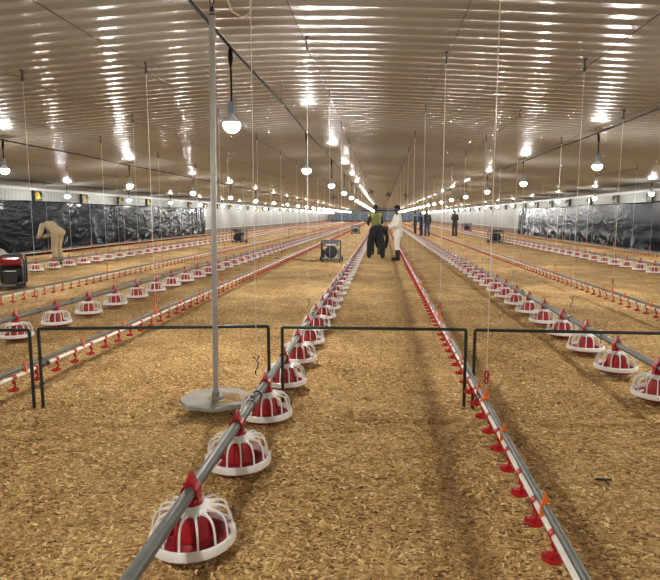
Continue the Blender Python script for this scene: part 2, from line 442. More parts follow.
# air inlets under the eaves
def inlet_proto(yellow):
    t = empty('air_inlet')
    f = MB()
    for (a, b_, c, d) in ((-.21, 0, .05, .36), (.21, 0, .05, .36), (0, -.16, .46, .05), (0, .16, .46, .05)):
        f.box((.05, a, b_), (.10, c, d))
    f.build('frame', M['inlet_black'], t, 0)
    MB().box((.07, .0, 0), (.02, .30, .24), Matrix.Rotation(math.radians(-16), 3, 'Y'), .006).build('flap', yellow, t)
    for q in (.19, -.19): MB().tube([(.10, q, .15), (.20, q, -.03)], .012, 6).build('strut', M['inlet_black'], t)
    return t
for side, x, y0, dy, rz, pm in (('left', WL+.012, 20.62, 3.43, 0, M['inlet_yellow']), ('right', WR-.012, 23.8, 3.33, PI, M['inlet_dull'])):
    pr = inlet_proto(pm)
    for i in range(24):
        o = pr if i == 0 else copy_tree(pr)
        o.location = (x+(.02 if side == 'left' else -.02), y0+dy*i, 2.20); o.rotation_euler = (0, 0, rz)
        col = 'yellow' if side == 'left' else 'dull olive'
        if i < 8: lb = '%s air inlet with black frame, %s eaves, %s from the photo edge' % (col, side, ORD[i])
        else: lb = 'tiny distant air inlet under the %s eaves beyond the black sheeting' % side
        tag(o, lb, 'air inlet', 'air inlets under the %s eaves' % side)

# ------------------------------------------------------------------ lamps
lamp = empty('hanging_bulb')
lb_ = MB(); lb_.lathe([(.0005,.006),(.024,.009),(.052,.024),(.073,.050),(.081,.078),(.078,.096)], 20)
# dome: lowest point at z=0, collar above
HS = MB().lathe([(.0785,.094),(.081,.100),(.064,.125),(.040,.16),(.030,.175),(.0005,.176)], 20).build('bulb_housing', M['bulb_body'], lamp)
MB().add(lb_.v, lb_.f).build('bulb', M['bulb'], HS)
MB().lathe([(.0005,.170),(.031,.172),(.034,.19),(.034,.26),(.028,.285),(.012,.30),(.0005,.302)], 16).build('socket', M['socket'], lamp)
def lamp_cord(h):
    m_ = MB(); m_.tube([(0,0,.295), (.004,0,.4), (0,.003,h-.16), (0,0,h-.02)], .009, 8)
    m_.tube([(0,0,h-.17), (0,0,h-.10), (-.004,.012,h-.03), (-.008,.03,h+.012)], [.012,.024,.022,.012], 8)
    return m_
lamp_first = True
rows = [('row left of the central feed line', -1.45, 5.54, 2.24, 3.03, 'L1', 5.5),
        ('row over the shed left side', -7.2, 10.5, 2.24, 3.0, 'L0', 5.5),
        ('row over the right drinker line', 3.9, 11.0, 2.27, 3.05, 'R1', 5.5),
        ('row beside the right wall', 9.05, 20.4, 2.12, 2.72, 'R2', 5.2),
        ('row beside the left wall', -11.6, 20.4, 2.10, 2.68, 'LL', 5.2)]
for nm, x, y0, z0, zc, code, sp in rows:
    h = min(zc, ceil_z(x)-.07)-z0
    cm = lamp_cord(h).mesh('cord', M['power_cable'])
    yk = y0
    while yk-sp > -5: yk -= sp
    vis = 0; ytop = ceil_z(x)
    pts = []
    while yk < YB-4:
        if lamp_first: o = lamp; lamp_first = False; cd = link('cord', cm, o)
        else:
            o = copy_tree(lamp)
            for c in o.children:
                if c.name.startswith('cord'): c.data = cm
        o.location = (x, yk, z0)
        if yk < y0-.1: lb = 'lit bulb nearest the camera side, %s' % nm
        elif vis < 8: lb = 'lit white bulb, %s from the camera in the %s' % (ORD[vis], nm); vis += 1
        else: lb = 'distant glowing bulb, far end of the %s' % nm
        tag(o, lb, 'light bulb', 'bulbs in the %s' % nm)
        pts.append((x-.008, yk+.03, z0+h+.012))
        yk += sp
    # the supply cable they hang from, drooping a little between clips
    P = [(x, YF+.02, z0+h+.02)]
    for a, b_ in zip(pts, pts[1:]):
        P += [a, (a[0]+.01, (a[1]+b_[1])/2, a[2]+.02)]
    P += [pts[-1], (x, YB-.02, z0+h+.02)]
    t = empty('power_cable', (0,0,0))
    MB().tube(P, .013, 6).build('cable', M['power_cable'], t)
    ck = MB()
    for a, b_ in list(zip(pts, pts[1:]))[:14]:
        yy = (a[1]+b_[1])/2; ck.tube([(x+.002, yy, a[2]+.02), (x+.002, yy, ytop+.012)], .004, 5)
    ck.build('support_wire', M['steel_cable'], t)
    tag(t, 'dark supply cable carrying the bulb %s' % nm, 'cable')

# ------------------------------------------------------------------ feeders
PIPE_R, PIPE_Z = .027, .285
RY = Matrix.Rotation(PI/2, 3, 'X')        # lathe axis -> Y
def feeder_parts(lo=False):
    d = {}
    n = 12 if lo else 28
    g = MB()
    g.lathe([(.160,.070),(.174,.062),(.186,.066),(.188,.080),(.182,.100),(.172,.104),(.166,.098),(.160,.070)], n)       # rim
    g.lathe([(.048,.218),(.060,.208),(.084,.203),(.086,.212),(.070,.224),(.050,.232),(.048,.218)], n)                # collar
    ns = 8 if lo else 14
    for i in range(ns):
        a = 2*PI*(i+.5)/ns; ca, sa = math.cos(a), math.sin(a)
        pr = [(.074,.214),(.120,.210),(.150,.196),(.166,.165),(.172,.10)] if lo else [(.070,.216),(.100,.213),(.128,.207),(.147,.195),(.158,.176),(.165,.15),(.170,.098)]
        rd = [(.006,.006)]*5 if lo else [(.007,.010),(.006,.008),(.0055,.006),(.005,.005),(.005,.005),(.005,.005),(.005,.005)]
        g.tube([(r*ca, r*sa, z) for r, z in pr], rd, 4 if lo else 6, cap=False)
        if not lo:       # forked webs beside the collar
            b_ = 2*PI*(i+.5+.22)/ns
            g.tube([(.080*math.cos(b_), .080*math.sin(b_), .208), (.108*math.cos(a+.03), .108*math.sin(a+.03), .210)], .0045, 5, cap=False)
            b_ = 2*PI*(i+.5-.22)/ns
            g.tube([(.080*math.cos(b_), .080*math.sin(b_), .208), (.108*math.cos(a-.03), .108*math.sin(a-.03), .210)], .0045, 5, cap=False)
    d['grill'] = (g, M['white_plastic'])
    p = MB()
    p.lathe([(.0005,.034),(.10,.032),(.140,.038),(.166,.064),(.172,.078),(.164,.080),(.156,.066),(.135,.050),(.110,.048),(.080,.066),(.060,.090),(.0005,.095)], n)
    d['pan'] = (p, M['pan_red'])
    h = MB()
    h.lathe([(.046,.215),(.054,.20),(.068,.17),(.076,.12),(.082,.085),(.074,.083),(.066,.12),(.056,.17),(.046,.215)], n)
    if not lo:
        for i in range(6):
            a = 2*PI*i/6
            h.tube([(.063*math.cos(a), .063*math.sin(a), .19), (.080*math.cos(a), .080*math.sin(a), .125), (.098*math.cos(a), .092*math.sin(a), .07)], [(.007,.004),(.008,.004),(.009,.004)], 5)
    d['hopper'] = (h, M['red'])
    c = MB()
    c.lathe([(.044,.198),(.050,.200),(.050,.236),(.040,.244),(.037,.252)], n)
    c.lathe([(PIPE_R+.0015,-.030),(PIPE_R+.010,-.034),(PIPE_R+.012,-.02),(PIPE_R+.012,.02),(PIPE_R+.010,.034),(PIPE_R+.0015,.030)], max(10, n//2), (0,0,PIPE_Z), RY)
    if not lo:
        c.box((-.032, 0, .262), (.010, .046, .05)); c.box((.032, 0, .262), (.010, .046, .05))
        c.box((0, .033, .240), (.05, .010, .03)); c.box((0, -.033, .240), (.05, .010, .03))
    # pointed hanger cap over the pipe
    c.add([(-.026,-.026,.311),(.026,-.026,.311),(.026,.026,.311),(-.026,.026,.311),(-.014,-.022,.335),(.014,-.022,.335),(.014,.022,.335),(-.014,.022,.335),(-.005,-.007,.370),(.005,-.007,.370),(.005,.007,.370),(-.005,.007,.370)],
          [(3,2,1,0),(0,1,5,4),(1,2,6,5),(2,3,7,6),(3,0,4,7),(4,5,9,8),(5,6,10,9),(6,7,11,10),(7,4,8,11),(8,9,10,11)])
    d['hanger_clamp'] = (c, M['red'])
    return d
FL = [('central feed line', 'c', -.80, 2.25, .785), ('left feed line', 'l', -4.22, 6.16, .825),
      ('right feed line', 'r', 2.155, 4.53, .79), ('far left feed line', 'll', -8.84, 13.85, .79),
      ('far right feed line', 'rr', 6.73, 14.71, .81)]
END = 132.
spots = []
for nm, code, x, y0, sp in FL:
    k = 0
    while y0+k*sp < END: spots.append((math.hypot(x, y0+k*sp), x, y0+k*sp, nm, k)); k += 1
spots.sort()
fp = feeder_parts(); FEED = empty('poultry_feeder'); 
for nm_, (mb, mt) in fp.items(): mb.build(nm_, mt, FEED, 35)
lo = feeder_parts(True)
# small far feeders as one mesh with both materials
def joined(parts, name):
    me = bpy.data.meshes.new(name); v = []; f = []; mi = []; ms = []
    for mb, mt in parts.values():
        if mt not in ms: ms.append(mt)
        o = len(v); v += [tuple(p) for p in mb.v]; f += [tuple(i+o for i in q) for q in mb.f]; mi += [ms.index(mt)]*len(mb.f)
    return v, f, mi, ms
def mk(name, v, f, mi, ms):
    me = bpy.data.meshes.new(name); me.from_pydata(v, [], f)
    for m_ in ms: me.materials.append(m_)
    me.polygons.foreach_set('material_index', np.array(mi, dtype=np.int32)); me.shade_smooth(); return me
LV, LF, LM, LS = joined(lo, 'poultry_feeder'); LOW = mk('poultry_feeder', LV, LF, LM, LS)
tilt = random.Random(3)
for i, (d, x, y, nm, k) in enumerate(spots[:300]):
    if d < 27: o = FEED if i == 0 else copy_tree(FEED)
    else: o = link('poultry_feeder', LOW)
    o.location = (x, y, 0); o.rotation_euler = (0, 0, 0)
    if i: 
        a = tilt.uniform(-.2, .2)
        for c in o.children:
            if c.name.startswith(('grill', 'hopper', 'pan')): c.rotation_euler.z = a
    if k < 20: lb = 'red and white pan feeder, %s from the camera on the %s' % (ORD[k], nm)
    elif d < 27: lb = 'red and white pan feeder beyond the twentieth on the %s' % nm
    else: lb = 'tiny far pan feeder in the distance on the %s' % nm
    tag(o, lb, 'feeder', 'pan feeders on the %s' % nm)
v = []; f = []; mi = []
for d, x, y, nm, k in spots[300:]:
    o = len(v); v += [(p[0]+x, p[1]+y, p[2]) for p in LV]; f += [tuple(i+o for i in q) for q in LF]; mi += LM
tag(link('poultry_feeder', mk('poultry_feeder', v, f, mi, LS)), 'mass of far red and white feeders towards the end wall', 'feeder', 'farthest pan feeders', 'stuff')

def hpipe(x, z, r, y0, y1, n=14):
    return MB().tube([(x, y0, z), (x, y1, z)], r, n)
for nm, code, x, y0, sp in FL:
    t = empty('feed_pipe', (x, 0, 0))
    ys0 = {'c': .2}.get(code, 1.0)
    hpipe(0, PIPE_Z, PIPE_R, ys0, END+1.5).build('pipe', M['grey_pipe'], t)
    for j in range(12):
        cp = MB()
        yy = y0+sp*(1.5+4*j)
        cp.lathe([(PIPE_R+.0005,-.06),(PIPE_R+.006,-.058),(PIPE_R+.006,.058),(PIPE_R+.0005,.06)], 14, (0, yy, PIPE_Z), RY)
        cp.box((0, yy, PIPE_Z+PIPE_R+.012), (.02, .05, .022))
        cp.build('pipe_coupling', M['grey_pipe'], t)
    tag(t, 'long grey galvanised pipe of the %s' % nm, 'feed pipe')

# ------------------------------------------------------------------ drinker lines
def cup_mesh():
    c = MB()
    c.lathe([(.0165,-.017),(.021,-.016),(.021,.016),(.0165,.017)], 10, (0,0,.230), RY)            # saddle on the pipe
    c.tube([(0,0,.214), (0,0,.195), (-.004,0,.18)], [.010,.009,.007], 8)
    c.tube([(0,.003,.205), (.010,.003,.188), (.010,.003,.170), (.002,.0,.152), (-.006,0,.140)], [(.008,.004)]*5, 6)
    c.lathe([(.0005,.124),(.030,.124),(.040,.130),(.043,.141),(.040,.142),(.035,.133),(.012,.130),(.010,.150),(.0005,.152)], 14, (-.003,0,0))
    return c.mesh('nipple_drinker', M['cup_red'])
CUP = cup_mesh()
lc = MB(); lc.box((0,0,.23), (.04,.03,.04)); lc.tube([(0,0,.21),(-.005,0,.14)], .008, 4); lc.lathe([(.0005,.118),(.036,.120),(.042,.138),(.0005,.132)], 6, (-.01,0,0))
CLIP = MB()
CLIP.box((0,0,.264), (.035,.022,.062)); CLIP.box((0,0,.298), (.020,.018,.02))
CLIP.tube([(0,0,.300),(0,0,.318),(0,0,.336)], [.012,.009,.003], 8)
CLIPM = CLIP.mesh('pipe_clip', M['orange'])
DL = [('left drinker line', -2.78, 3.98, .29, .9), ('middle drinker line', .674, 2.125, .265, .4), ('right drinker line', 3.60, 6.9, .28, 1.5),
      ('far left drinker line', -5.70, 8.0, .28, 2.), ('drinker line along the left sheeting', -11.6, 18.6, .28, 8.), ('drinker line along the right sheeting', 8.95, 18.9, .28, 8.)]
for nm, x, y0, sp, ps in DL:
    t = empty('drinker_line', (x, 0, 0))
    hpipe(0, .278, .0165, ps, END, 10).build('support_pipe', M['grey_pipe'], t)
    hpipe(0, .230, .0150, ps, END, 8).build('water_pipe', M['pvc'], t)
    near = abs(x) < 3
    yk = y0
    for j in range(100):
        o = link('nipple_drinker', CUP, t, (0, yk, 0)); yk += sp
    far = MB()
    while yk < END:
        far.add([(p[0], p[1]+yk, p[2]) for p in lc.v], lc.f); yk += sp
    fo = far.build('nipple_drinker', M['cup_red'], t, 0); fo['kind'] = 'stuff'
    yk = y0+sp*.5
    for j in range({'middle drinker line': 14, 'left drinker line': 8, 'right drinker line': 10}.get(nm, 0)):
        c = link('pipe_clip', CLIPM, t, (0, yk, 0)); c['label'] = 'orange clip'; yk += sp*3
    if near:
        MB().lathe([(.0155,-.055),(.022,-.05),(.024,-.03),(.019,-.02),(.019,.02),(.024,.03),(.022,.05),(.0155,.055)], 12, (0, y0+sp*(6.5 if x > 0 else 1.5)-.03, .230), RY).build('pipe_coupling', M['black_plastic'], t)
    tag(t, 'white water pipe with red nipple cups, the %s' % nm, 'drinker line')

# ------------------------------------------------------------------ hoist cables and suspension cords
hang = [(n_, x, a, b_, c_, 'feed') for n_, x, a, b_, c_ in (
            ('central feed line', -.80, 3.55, 2.62, 30), ('left feed line', -4.22, 6.60, 3.0, 26), ('right feed line', 2.155, 6.62, 2.94, 26),
            ('far left feed line', -8.84, 15.6, 3.0, 20), ('far right feed line', 6.73, 16.1, 3.0, 20))]
hang += [(n_, x, a, b_, c_, 'drink') for n_, x, a, b_, c_ in (
            ('left drinker line', -2.78, 6.75, 3.0, 24), ('middle drinker line', .674, 3.60, 2.96, 28), ('right drinker line', 3.60, 9.2, 3.0, 22), ('far left drinker line', -5.70, 11.4, 3.0, 22),
            ('drinker line along the left sheeting', -11.6, 19.0, 3.0, 14), ('drinker line along the right sheeting', 8.95, 20.0, 3.0, 14))]
for nm, x, y0, sp, cnt, kd in hang:
    top = ceil_z(x)
    zb = PIPE_Z+PIPE_R+.012 if kd == 'feed' else .40
    zc = top-.13
    pr = empty('suspension_cord', (x, y0, 0))
    c = MB(); c.tube([(0,0,zb-.012 if kd == 'feed' else .296), (0,0,zc)], .0027 if kd == 'drink' else .0019, 6)
    c.build('cord', M['cord'], pr)
    p = MB()
    p.box((0, 0, top-.05), (.010, .03, .11)); p.box((0,.0,top-.012), (.03,.05,.02))
    p.lathe([(.0005,-.010),(.020,-.010),(.014,0),(.020,.010),(.0005,.010)], 12, (0,0,top-.115), Matrix.Rotation(PI/2, 3, 'Y'))
    p.build('pulley', M['black_plastic'], pr)
    if kd == 'drink':
        a = MB(); a.tube([(.012*math.cos(q), 0, .45+.024*math.sin(q)) for q in np.linspace(0, 2*PI, 12, endpoint=False)], .0055, 6, closed=True)
        a.tube([(.010*math.cos(q), 0, .41+.018*math.sin(q)) for q in np.linspace(0, 2*PI, 12, endpoint=False)], .005, 6, closed=True)
        a.build('cord_adjuster', M['cup_red'], pr)
        h = MB(); h.box((0,0,.288), (.042,.042,.030)); h.tube([(0,0,.30),(0,0,.34),(0,0,.365)], [.016,.012,.006], 8); h.build('hook', M['orange'], pr)
    else:
        a = MB(); a.tube([(0,.0,.52),(.012,.01,.50),(.004,0,.47),(-.010,.006,.44),(0,0,.42)], .004, 6); a.tube([(-.02,0,.545),(0,0,.52),(.02,0,.55)], .004, 6)
        a.build('cord_adjuster', M['steel_cable'], pr)
        h = MB(); h.tube([((PIPE_R+.004)*math.cos(q), 0, PIPE_Z+(PIPE_R+.004)*math.sin(q)) for q in np.linspace(0, 2*PI, 16, endpoint=False)], .0035, 6, closed=True); h.build('hook', M['steel_cable'], pr)
    for i in range(cnt):
        o = pr if i == 0 else copy_tree(pr)
        o.location = (x, y0+sp*i, 0)
        if i < 8: lb = 'thin pale cord holding up the %s, %s from the camera' % (nm, ORD[i])
        else: lb = 'thin distant cord holding up the far part of the %s' % nm
        tag(o, lb, 'cord', 'cords of the %s' % nm)
    t = MB().tube([(x+.004, YF+.02, top-.095), (x+.004, YB-.02, top-.095)], .0045, 6).build('hoist_cable', M['steel_cable'])
    tag(t, 'thin dark hoist cable above the %s' % nm, 'cable')

# ------------------------------------------------------------------ barrier panels
def panel(x0, y0, x1, y1, h, label, group=None, r=.0125):
    L_ = math.hypot(x1-x0, y1-y0); t = empty('barrier_panel', (x0, y0, 0), math.atan2(y1-y0, x1-x0))
    q = r*.9
    MB().tube([(0,0,h-q), (q*.3,0,h-q*.3), (q,0,h), (L_-q,0,h), (L_-q*.3,0,h-q*.3), (L_,0,h-q)], r, 10).build('top_rail', M['fence'], t)
    for xx in (0, L_): MB().tube([(xx,0,-.04), (xx,0,h-q)], r, 10).build('post', M['fence'], t)
    MB().tube([(0,0,-.035), (L_,0,-.035)], r*.8, 8).build('bottom_rail', M['fence'], t)
    for zz in (.18, .38):
        MB().tube([(r*1.5*math.cos(a), r*1.5*math.sin(a), zz+.002*a) for a in np.linspace(0, 2*PI, 12)], .003, 5).build('tie_wire', M['steel_cable'], t)
    return tag(t, label, 'barrier', group)
panel(-4.5, 3.86, -2.625, 3.98, .60, 'dark steel barrier panel leaving the photo at the left edge')
panel(-2.56, 3.99, -.86, 4.25, .61, 'dark steel barrier panel behind the hanging round plate')
panel(-.757, 4.27, .642, 4.30, .60, 'dark steel barrier panel between central feed line and middle drinker line')
panel(.708, 4.30, 2.6, 4.30, .598, 'dark steel barrier panel leaving the photo at the right edge')
panel(-6.0, 36.6, -4.35, 36.6, .62, 'far barrier panel beyond the dark machine, left of two')
panel(-4.1, 38.0, -2.95, 38.0, .62, 'far barrier panel beyond the dark machine, right of two')

# ------------------------------------------------------------------ hanging scale
t = empty('weighing_platform', (-1.21, 3.99, .115))
MB().lathe([(.0005,-.006),(.256,-.006),(.266,-.018),(.270,-.018),(.260,.003),(.0005,.003)], 8, a0=.25).build('plate', M['plate'], t, 20)
MB().lathe([(.0235,.004),(.055,.006),(.050,.012),(.030,.018),(.026,.05),(.0235,.05)], 18).build('pole_socket', M['plate'], t)
MB().tube([(0,0,.0), (.03,.05,2.72)], .0205, 16).build('pole', M['pole'], t)
hk = MB(); hk.tube([(.03,.05,2.70),(.03,.05,2.76)], [.023,.012], 12)
hk.tube([(-0.0+.03+.016*math.sin(a), .05, 2.80-.03*math.cos(a)) for a in np.linspace(.2, 2*PI-.2, 16)], .005, 8)
hk.tube([(.03,.05,2.82),(.03,.05,ceil_z(-1.18)-.10+.012)], .006, 8)
hk.build('hook', M['black_plastic'], t)
tag(t, 'round galvanised plate on a tall pole hanging just above the litter', 'weighing platform')
# a little litter lying on the plate
def plate_z(x, y): return np.full_like(x, .106)
Rg = np.random.default_rng(2); n = 420
me = MB()
for i in range(n):
    a = Rg.random()*2*PI; r_ = .15*math.sqrt(Rg.random()); px, py = -1.21+.09+r_*math.cos(a), 3.99+.8*r_*math.sin(a)
    if math.hypot(px+1.21, py-3.99) < .058: continue
    q = Rg.random()*PI; l = .006+.010*Rg.random(); w = l*.4
    ux, uy = math.cos(q)*l, math.sin(q)*l; z = .1195+.006*Rg.random()
    me.add([(px-ux, py-uy, z), (px+uy*.4, py-ux*.4, z+.003), (px+ux, py+uy, z+.004*Rg.random()), (px-uy*.4, py+ux*.4, z)], [(0,1,2,3)])
mm = me.mesh('wood_shavings', M['chip'], 0)
at = mm.attributes.new('shade', 'FLOAT', 'POINT'); at.data.foreach_set('value', np.repeat(.2+.7*Rg.random(len(mm.vertices)//4), 4).astype(np.float32))
tag(link('wood_shavings', mm), 'pinch of wood shavings spilled on the hanging round plate', 'shavings', kind='stuff')

# loose loop of cable under the ceiling
P = [(-1.15, 4.15, ceil_z(-1.15)-.02), (-1.12, 4.15, 3.02), (-1.07, 4.15, 2.88), (-1.00, 4.15, 2.835), (-.94, 4.15, 2.86), (-.93, 4.15, 2.96), (-1.00, 4.15, 3.12), (-1.06, 4.15, ceil_z(-1.06)-.02)]
tag(MB().tube(P, .006, 8).build('cable_loop', M['cord']), 'loose pale cable loop hanging from the ceiling beside the pole', 'cable')

# ------------------------------------------------------------------ machines in tube frames
def machine(loc, rz, body, label, s=1., drum='machine_black'):
    t = empty('portable_machine', loc, rz); t.scale = (s, s, s)
    f = MB()
    for x in (-.30, .30):
        f.tube([(x,-.24,.10),(x,-.25,.60),(x,-.22,.67),(x,-.15,.69),(x,.15,.69),(x,.22,.67),(x,.25,.60),(x,.24,.10),(x,.20,.07),(x,-.20,.07)], .018, 8, closed=True)
    for y, z in ((-.22,.67),(.22,.67),(-.22,.085),(.22,.085),(0,.07)): f.tube([(-.30,y,z),(.30,y,z)], .016, 8)
    f.build('frame', M['machine_black'], t)
    h = MB().box((0,0,.585), (.50,.40,.17), None, .05); tk = h.build('fuel_tank', M[body], t)
    c = MB().lathe([(.0005,.018),(.03,.018),(.034,0),(.034,0)], 14, (0,0,.67)); c.build('filler_cap', M['machine_black'], tk)
    MB().box((0,-.203,.55), (.34,.012,.035)).build('stripe', M['silver'], tk)
    d = MB().lathe([(.0005,-.245),(.07,-.245),(.08,-.225),(.18,-.215),(.198,-.19),(.198,.18),(.17,.21),(.0005,.215)], 22, (0,0,.32), Matrix.Rotation(-PI/2, 3, 'X'))
    for i in range(10):
        a = 2*PI*i/10; d.box((.11*math.cos(a), -.222, .32+.11*math.sin(a)), (.012,.012,.07), Matrix.Rotation(-a+PI/2, 3, 'Y'))
    d.build('drum', M[drum], t)
    MB().box((.235,-.03,.27), (.06,.26,.26), None, .02).build('side_panel', M['machine_black' if body == 'machine_red' else 'machine_grey'], t)
    MB().box((-.235,-.03,.27), (.06,.26,.26), None, .02).build('side_panel', M['machine_black'], t)
    MB().box((0,0,.105), (.56,.46,.035)).build('base_plate', M['machine_grey'], t)
    for x in (-.345, .345):
        MB().lathe([(.0005,-.025),(.03,-.025),(.045,-.022),(.07,-.026),(.082,-.014),(.082,.014),(.07,.026),(.045,.022),(.0005,.025)], 16, (x,.15,.082), Matrix.Rotation(PI/2, 3, 'Y')).build('wheel', M['rubber'], t)
    for x in (-.27, .27): MB().tube([(x,-.20,.08),(x,-.22,.0)], [.016,.022], 8).build('foot', M['rubber'], t)
    hd = MB(); hd.tube([(-.2,-.25,.62),(-.2,-.33,.63),(.2,-.33,.63),(.2,-.25,.62)], .013, 8); hd.build('handle', M['machine_black'], t)
    return tag(t, label, 'machine')
machine((-1.60, 18.1, .0), .05, 'machine_grey', 'dark grey machine in a tube frame left of the bending worker')
machine((-2.1, 46, 0), -.1, 'machine_grey', 'small far dark machine beyond the nearer barrier, left of the far aisle')
machine((-7.7, 30.5, 0), -.5, 'machine_grey', 'dark machine in a tube frame near the left feed lines', 1.05)
machine((6.12, 31.6, 0), .4, 'machine_grey', 'dark machine in a tube frame near the right feed line', 1.02)
machine((8.0, 55., 0), .4, 'machine_grey', 'far dark machine right of the standing dark clothed worker', 1.1)
machine((-7.36, 10.75, 0), -1.05, 'machine_red', 'red and black machine in a tube frame cut by the left photo edge', .96)

# trailing black hose from the grey machine
tag(MB().tube([(-1.90,18.0,.10),(-2.1,17.9,.03),(-2.5,18.3,.018),(-2.9,18.9,.018),(-3.6,19.1,.018)], .012, 8).build('hose', M['rubber']), 'black hose trailing left on the litter from the grey machine', 'hose')

# slumped grey sack behind the red machine
def sack(loc, label, q=.76):
    yy = np.linspace(0, 2*PI, 41); vv = np.linspace(0, 1, 22)
    A, V = np.meshgrid(yy, vv)
    r = (.42*(1-V**2.2)**.6+.05)*(1+.20*vnoise(A*1.9 % 40, V*4))
    Xv = r*np.cos(A)*1.15-.25*V+.0*A; Yv = r*np.sin(A)*.75; Zv = .80*V*(1+.12*vnoise(A*1.3, V*2))
    for a in (Xv, Yv, Zv): a[:, -1] = a[:, 0]
    o = link('sack', grid_mesh('sack', Xv, Yv, Zv, M['sack']), None, loc)
    o.scale = (q, q, q*1.05)
    return tag(o, label, 'sack')
sack((-9.36, 13.42, -.01), 'slumped grey plastic sack behind the red machine at the left edge')

# small stick on the litter
tw = MB(); tw.tube([(-.045,.004,.014),(-.01,0,.016),(.045,.006,.014)], [.006,.008,.005], 6); tw.tube([(.005,0,.015),(.010,-.03,.013),(.004,-.06,.012)], [.007,.005,.004], 6)
tg = tw.build('stick', M['twig'], None, 40, (1.22, 3.07, float(floor_z(1.22, 3.07))-.003)); tag(tg, 'small dark forked stick lying on the litter at right', 'stick')

# small circulation fans under the ceiling
def fan(x, y, z, label):
    top = ceil_z(x)
    t = empty('circulation_fan', (x, y, z))
    MB().lathe([(.15,-.09),(.165,-.09),(.165,.09),(.15,.09),(.15,-.09)], 18, (0,0,0), RY).build('shroud', M['fan'], t)
    b_ = MB()
    for i in range(4):
        a = 2*PI*i/4+.3; b_.box((.07*math.cos(a), 0, .07*math.sin(a)), (.14,.006,.06), Matrix.Rotation(-a, 3, 'Y') @ Matrix.Rotation(.5, 3, 'X'))
    b_.lathe([(.0005,-.06),(.035,-.06),(.04,.05),(.0005,.055)], 12, (0,0,0), RY); b_.build('blades', M['fan'], t)
    b_ = MB(); b_.tube([(0,0,.16),(0,0,top-z+.012)], .008, 8); b_.tube([(-.15,.02,0),(0,.02,0),(.15,.02,0)], .008, 6); b_.build('bracket', M['fan'], t)
    return tag(t, label, 'fan')
fan(-.60, 31, 2.72, 'small dark ceiling fan above the yellow vest worker, leftmost of three')
fan(.40, 36, 2.78, 'small dark ceiling fan between the other two far fans')
fan(1.32, 33, 2.60, 'small dark ceiling fan right of the white clothed worker head')
fan(-3.0, 36, 2.60, 'small dark ceiling fan left of the near bulb row')
fan(5.6, 42, 2.62, 'small dark ceiling fan above the standing dark clothed worker')

# ------------------------------------------------------------------ people
def remesh(mb, name, material, vox, smooth_it=2):
    me = bpy.data.meshes.new('tmp'); me.from_pydata([tuple(p) for p in mb.v], [], mb.f)
    o = bpy.data.objects.new('tmp', me); COL.objects.link(o)
    r = o.modifiers.new('r', 'REMESH'); r.mode = 'VOXEL'; r.voxel_size = vox
    s = o.modifiers.new('s', 'SMOOTH'); s.iterations = smooth_it; s.factor = .5
    dg = bpy.context.evaluated_depsgraph_get(); dg.update()
    out = bpy.data.meshes.new_from_object(o.evaluated_get(dg)); out.name = name
    bpy.data.objects.remove(o); bpy.data.meshes.remove(me)
    out.materials.clear(); out.materials.append(material); out.shade_smooth()
    return out
def limb(mb, pts, radii, n=12, flat=None):
    mb.tube(pts, radii, n, flat=flat)
    for p, r in zip(pts, radii):
        if isinstance(r, (int, float)): mb.ell(p, (r, r, r), n, 6)
def lerp(a, b_, t): return tuple(a[i]+(b_[i]-a[i])*t for i in range(3))
def hand(mb, w, d, side):
    """palm and five bent fingers from wrist w along direction d; palm faces inward (local y)."""
    d = Vector(d).normalized(); inw = Vector((0, -side, 0)); inw = (inw-d*inw.dot(d)).normalized(); ac = d.cross(inw)*(-side)
    # ac points to the thumb side
    w = Vector(w); pc = w+d*.055
    mb.tube([w-d*.01, w+d*.03, w+d*.085], [(.018,.024),(.015,.036),(.013,.040)], 10, flat=inw)
    for k, (o, l) in enumerate(((.030,.070),(.010,.080),(-.011,.074),(-.031,.056))):
        a = w+d*.082+ac*o
        mb.tube([a-d*.015, a+d*l*.45+inw*.006, a+d*l*.78+inw*.022, a+d*l*.95+inw*.040], [.0095,.009,.0085,.0075], 8)
    a = w+d*.02+ac*.028
    mb.tube([a, a+ac*.022+d*.025+inw*.008, a+ac*.030+d*.055+inw*.018, a+ac*.028+d*.075+inw*.026], [.012,.011,.010,.008], 8)
